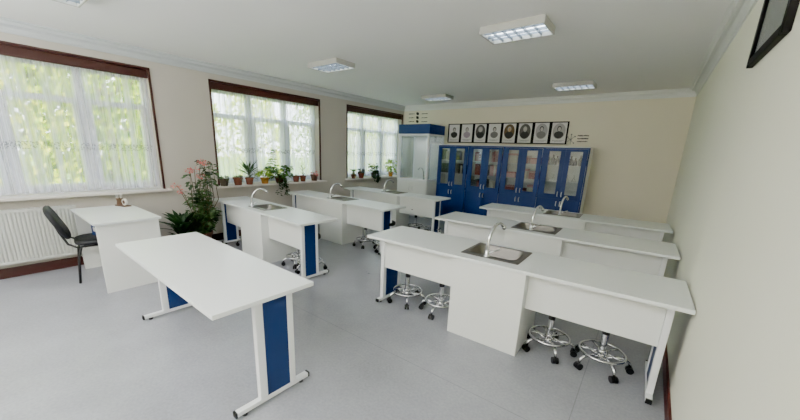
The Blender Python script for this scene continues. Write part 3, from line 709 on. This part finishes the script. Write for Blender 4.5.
def trailing(t, z0, strands, length, m, seed, L=.035, w=.028, fx=.10):
    rn = random.Random(seed); random.seed(seed); s_ = MB(); f = MB()
    for k in range(strands):
        a = rn.uniform(-.9,.9); ln = length*rn.uniform(.4,1); pts = [(0,0,z0)]; r0 = .09
        for q in range(1,12):
            u = q/11; pts.append((min(fx,.2*u*3)*math.cos(a)*1. + .01*math.sin(q+k), math.sin(a)*(.05+.10*u)+.012*math.sin(q*1.7+k), z0+.05*math.sin(PI*min(1,u*2.2)) - ln*max(0,u-.25)/.75))
        s_.tube(pts, .0025, 5)
        for p in pts[2:]:
            for h_ in range(2): f.leaf(p, (rn.gauss(0,1),rn.gauss(0,1),rn.gauss(0,.5)), L*rn.uniform(.7,1.2), w, .4)
    s_.build('vine_stems', 'stem', t); f.build('vine_leaves', m, t)

t = plant(2.70, .075,.12,'greypot','small leafy succulent in a grey-green pot, first on the middle window sill',G2); bushy(t,.11,60,.075,.05,.05,.03,'succulent',11)
t = plant(2.94,.078,.135,'terra','low succulent in a terracotta pot left of the spiky plant',G2); bushy(t,.12,55,.08,.05,.05,.022,'succulent',12)
# spiky dracaena
t = plant(3.15,.068,.12,'terra','spiky long-leaved plant in a terracotta pot on the middle window sill',G2); random.seed(5); f = MB()
for k in range(38):
    a = k*2.4; e = .25+1.5*(k/38); f.leaf((0,0,.12+.13*k/38),(math.cos(a),math.sin(a),e), random.uniform(.22,.32), .022, .28 if k < 20 else .12, n=5)
f.build('foliage','leaf_dark',t); MB().tube([(0,0,.09),(0,0,.26)],[.012,.009],8).build('stem','stem',t)
# pothos with a climbing shoot
t = plant(3.45,.075,.11,'yellow','pale green climbing plant in an ochre pot, one shoot rising up the curtain',G2); bushy(t,.11,90,.17,.15,.07,.055,'leaf_pale',13)
s_ = MB(); pts = [(0,.01+.24*(u/12)+.02*math.sin(u), .12+.48*u/12) for u in range(13)]; s_.tube(pts,.003,5); s_.build('climbing_stem','stem',t)
f = MB(); random.seed(8)
for q, p in enumerate(pts[3:]):
    for h_ in (1,-1): f.leaf(p,(.3*h_,.8*h_,.3+random.uniform(-.2,.4)),.085,.07,.4)
f.build('climbing_leaves','leaf_mid',t)
# bushy trailing one
t = plant(3.76,.085,.12,'terra2','big bushy plant with vines trailing below the middle window sill',G2); bushy(t,.10,300,.29,.22,.075,.05,'leaf_mid',14,up=.4); trailing(t,.12,11,.36,'leaf_dark',15,fx=.13,L=.045,w=.035)
t = plant(4.14,.068,.12,'terra','terracotta pot with a sparse low plant, third from the right end of the middle sill',G2); bushy(t,.11,12,.06,.05,.05,.02,'leaf_mid',16)
t = plant(4.31,.062,.12,'terra','thin upright plant in a terracotta pot, second from the right end of the middle sill',G2); random.seed(3); f = MB()
for k in range(12): a = k*2.4; f.leaf((0,0,.11+.015*k),(math.cos(a),math.sin(a),1.2),.15,.018,.25,n=4)
f.build('foliage','leaf_dark',t); MB().tube([(0,0,.09),(0,0,.27)],[.006,.004],6).build('stem','stem',t)
t = plant(4.60,.075,.13,'terra2','small pot with pinkish curled leaves at the right end of the middle sill',G2); bushy(t,.12,26,.08,.08,.07,.025,'petal',17)
t = plant(5.78,.062,.10,'terra2','small cactus-like plant, first on the farthest window sill',G2)
c_ = MB().lathe([(.02,.08),(.03,.11),(.026,.15),(.012,.175)],(0,0,0),12).build('cactus_stem','succulent',t); f = MB(); random.seed(9)
for k in range(10): a = k*2.4; f.leaf((0,0,.15),(math.cos(a),math.sin(a),1.0),.15,.03,.2)
f.build('foliage','leaf_mid',t)
t = plant(6.05,.075,.12,'terra','round dense plant in a terracotta pot on the farthest window sill',G2); bushy(t,.11,110,.085,.11,.05,.035,'leaf_dark',18)
t = plant(6.52,.075,.12,'greypot','bushy plant with vines trailing off the farthest window sill',G2); bushy(t,.10,150,.17,.24,.06,.045,'leaf_mid',19); trailing(t,.12,14,.22,'leaf_dark',20,fx=.13,L=.05,w=.04)
t = plant(7.22,.070,.13,'yellow','tall yellow-green plant in an ochre pot nearest the fume hood',G2); bushy(t,.12,120,.16,.34,.08,.06,'leaf_pale',21,up=.3)

# tall flowering plant on the floor
t = thing('flowering_plant', 'tall bushy floor plant with pink flowers between the desk and the nearest sink bench', 'potted plant', (-5.40,2.13,0))
p = MB().lathe([(.12,0),(.125,.01),(.16,.24),(.175,.24),(.178,.28),(.15,.28),(.14,.25)],(0,0,0),26).build('pot','terra2',t); smooth_sharp(p)
MB().lathe([(.142,.24),(.145,.255),(.05,.262)],(0,0,0),20).build('soil','soil',t)
rn = random.Random(31); random.seed(31); sb = MB(); f = MB(); tips = []
for k in range(30):
    a = rn.uniform(0,2*PI); lean = rn.uniform(.05,.23); hgt = rn.uniform(.2,1.05)+ (.12 if math.sin(a) > 0 else -.12)
    top = Vector((lean*math.cos(a)*(1-.2*hgt)+.04, lean*math.sin(a)*(1-.15*hgt)+.06*hgt, .25+hgt)); bend = Vector((top.x*1.1+.03*rn.gauss(0,1), top.y*1.1, .25+hgt*.5))
    pts = [Vector((0,0,.25)), Vector((bend.x*.5,bend.y*.5,.25+hgt*.25)), bend, top.lerp(bend,.4), top]; sb.tube(pts,[.009,.008,.006,.004,.003],6); tips.append(top)
    for q in range(58):
        u = rn.uniform(.05,1); i0 = min(3,int(u*4)); pp_ = pts[i0].lerp(pts[i0+1], u*4-i0); th = rn.uniform(0,2*PI)
        pp_ = pp_ + Vector((math.cos(th),math.sin(th),rn.uniform(-.4,.4)))*rn.uniform(.01,.07)
        if (.66 < pp_.z < .98 and pp_.y > .10) or pp_.x < -.27: continue
        f.leaf(pp_,(math.cos(th),math.sin(th),rn.uniform(-.3,.6)),rn.uniform(.05,.10),rn.uniform(.035,.06),.4,n=2)
FL = [Vector((.10,-.29,1.02)),Vector((.07,-.08,1.22)),Vector((.05,.10,1.36)),Vector((.10,.05,1.14)),Vector((.09,-.22,.93)),Vector((.05,.16,1.33)),Vector((.09,-.02,1.24))]
for c_ in FL:
    sb.tube([Vector((c_.x*.4,c_.y*.4,c_.z-.35)),c_*.85+Vector((0,0,c_.z*.1)),c_],[.005,.004,.003],6)
    fl = MB()
    for q in range(30):
        d_ = Vector((rn.gauss(0,1),rn.gauss(0,1),rn.gauss(0,.7))).normalized(); fl.leaf(c_+Vector((d_.x*.03,d_.y*.05,d_.z*.022)),d_,.026,.024,.3,n=2)
    fl.build('flower','petal',t)
sb.build('stems','stem',t); f.build('foliage','leaf_rose',t)

# dark broad-leaved plant on the floor by the desk
t = thing('potted_plant', 'dark broad-leaved plant on the floor behind the white desk', 'potted plant', (-5.29,1.86,0))
p = MB().lathe([(.10,0),(.105,.01),(.13,.2),(.145,.2),(.147,.23),(.12,.23),(.115,.2)],(0,0,0),24).build('pot','terra2',t); smooth_sharp(p)
MB().lathe([(.115,.195),(.118,.205),(.05,.21)],(0,0,0),20).build('soil','soil',t)
random.seed(41); f = MB()
for k in range(46):
    a = k*2.4; e = .5+1.6*random.random(); f.leaf((.02*math.cos(a),.02*math.sin(a),.2+.006*k),(math.cos(a),math.sin(a),e),random.uniform(.27,.42),.075,.3,n=6)
f.build('foliage','leaf_dark',t)

# ------------------------------------------------------------------ light
wd = bpy.data.worlds.new('sky'); S.world = wd; wd.use_nodes = True; nt = wd.node_tree
bg = nt.nodes['Background']; bg.inputs['Strength'].default_value = 1.
tc = nt.nodes.new('ShaderNodeTexCoord'); sp = nt.nodes.new('ShaderNodeSeparateXYZ'); nt.links.new(tc.outputs['Generated'], sp.inputs[0])
cr = nt.nodes.new('ShaderNodeValToRGB'); cr.color_ramp.elements[0].position = .45; cr.color_ramp.elements[0].color = (.86,.94,1.0,1); cr.color_ramp.elements[1].position = 1.; cr.color_ramp.elements[1].color = (.62,.78,1.0,1)
mr = nt.nodes.new('ShaderNodeMapRange'); mr.inputs['From Min'].default_value = -1; nt.links.new(sp.outputs['Z'], mr.inputs['Value']); nt.links.new(mr.outputs[0], cr.inputs[0]); nt.links.new(cr.outputs[0], bg.inputs[0])
bg.inputs['Strength'].default_value = 12.5

sun = bpy.data.lights.new('sun','SUN'); sun.energy = 34; sun.angle = .02; sun.color = (1,.95,.85)
so = bpy.data.objects.new('sun', sun); C.objects.link(so); so.rotation_euler = Vector((.75,-.1,.66)).to_track_quat('Z','Y').to_euler()
for a, b in WIN:
    l = bpy.data.lights.new('window_portal','AREA'); l.shape = 'RECTANGLE'; l.size = b-a; l.size_y = 1.66; l.cycles.is_portal = True
    o = bpy.data.objects.new('window_portal', l); C.objects.link(o); o.location = (A-.285,(a+b)/2,(ZS+ZT)/2); o.rotation_euler = (PI/2,0,PI/2)
    o.rotation_euler = Vector((-1,0,0)).to_track_quat('Z','Y').to_euler()
def area(loc, d, sx, sy, e, col):  # added fill lights out of view behind the camera, to brighten the room
    l = bpy.data.lights.new('fill_light','AREA'); l.shape = 'RECTANGLE'; l.size = sx; l.size_y = sy; l.energy = e; l.color = col
    o = bpy.data.objects.new('fill_light', l); C.objects.link(o); o.location = loc; o.rotation_euler = (-Vector(d)).to_track_quat('Z','Y').to_euler(); return o
area((-2.6,-1.2,2.7), (0,.5,-1), 4.5, 1.6, 25, (.95,.98,1))
area((-2.6,-1.5,1.95), (0,0,1), 5.0, 1.2, 330, (.94,.97,1))

# ------------------------------------------------------------------ camera
cam = bpy.data.cameras.new('camera'); co = bpy.data.objects.new('camera', cam); C.objects.link(co); S.camera = co
R = Matrix(((.79102687,-.17864982,.585116),(.61071461,.17413296,-.77246707),(.03611312,.9683811,.24684791)))
co.matrix_world = Matrix.Translation((0,0,1.5975)) @ R.to_4x4()
cam.sensor_width = 36; cam.lens = 330.142*36/800; cam.shift_x = 5.518/800; cam.shift_y = 25.538/800; cam.clip_start = .02; cam.clip_end = 200
S.view_settings.view_transform = 'AgX'; S.view_settings.look = 'AgX - Punchy'; S.view_settings.exposure = .9; S.view_settings.gamma = 1
S.cycles.use_denoising = True; S.cycles.max_bounces = 12; S.cycles.diffuse_bounces = 6; S.cycles.transparent_max_bounces = 24; S.cycles.sample_clamp_indirect = 6
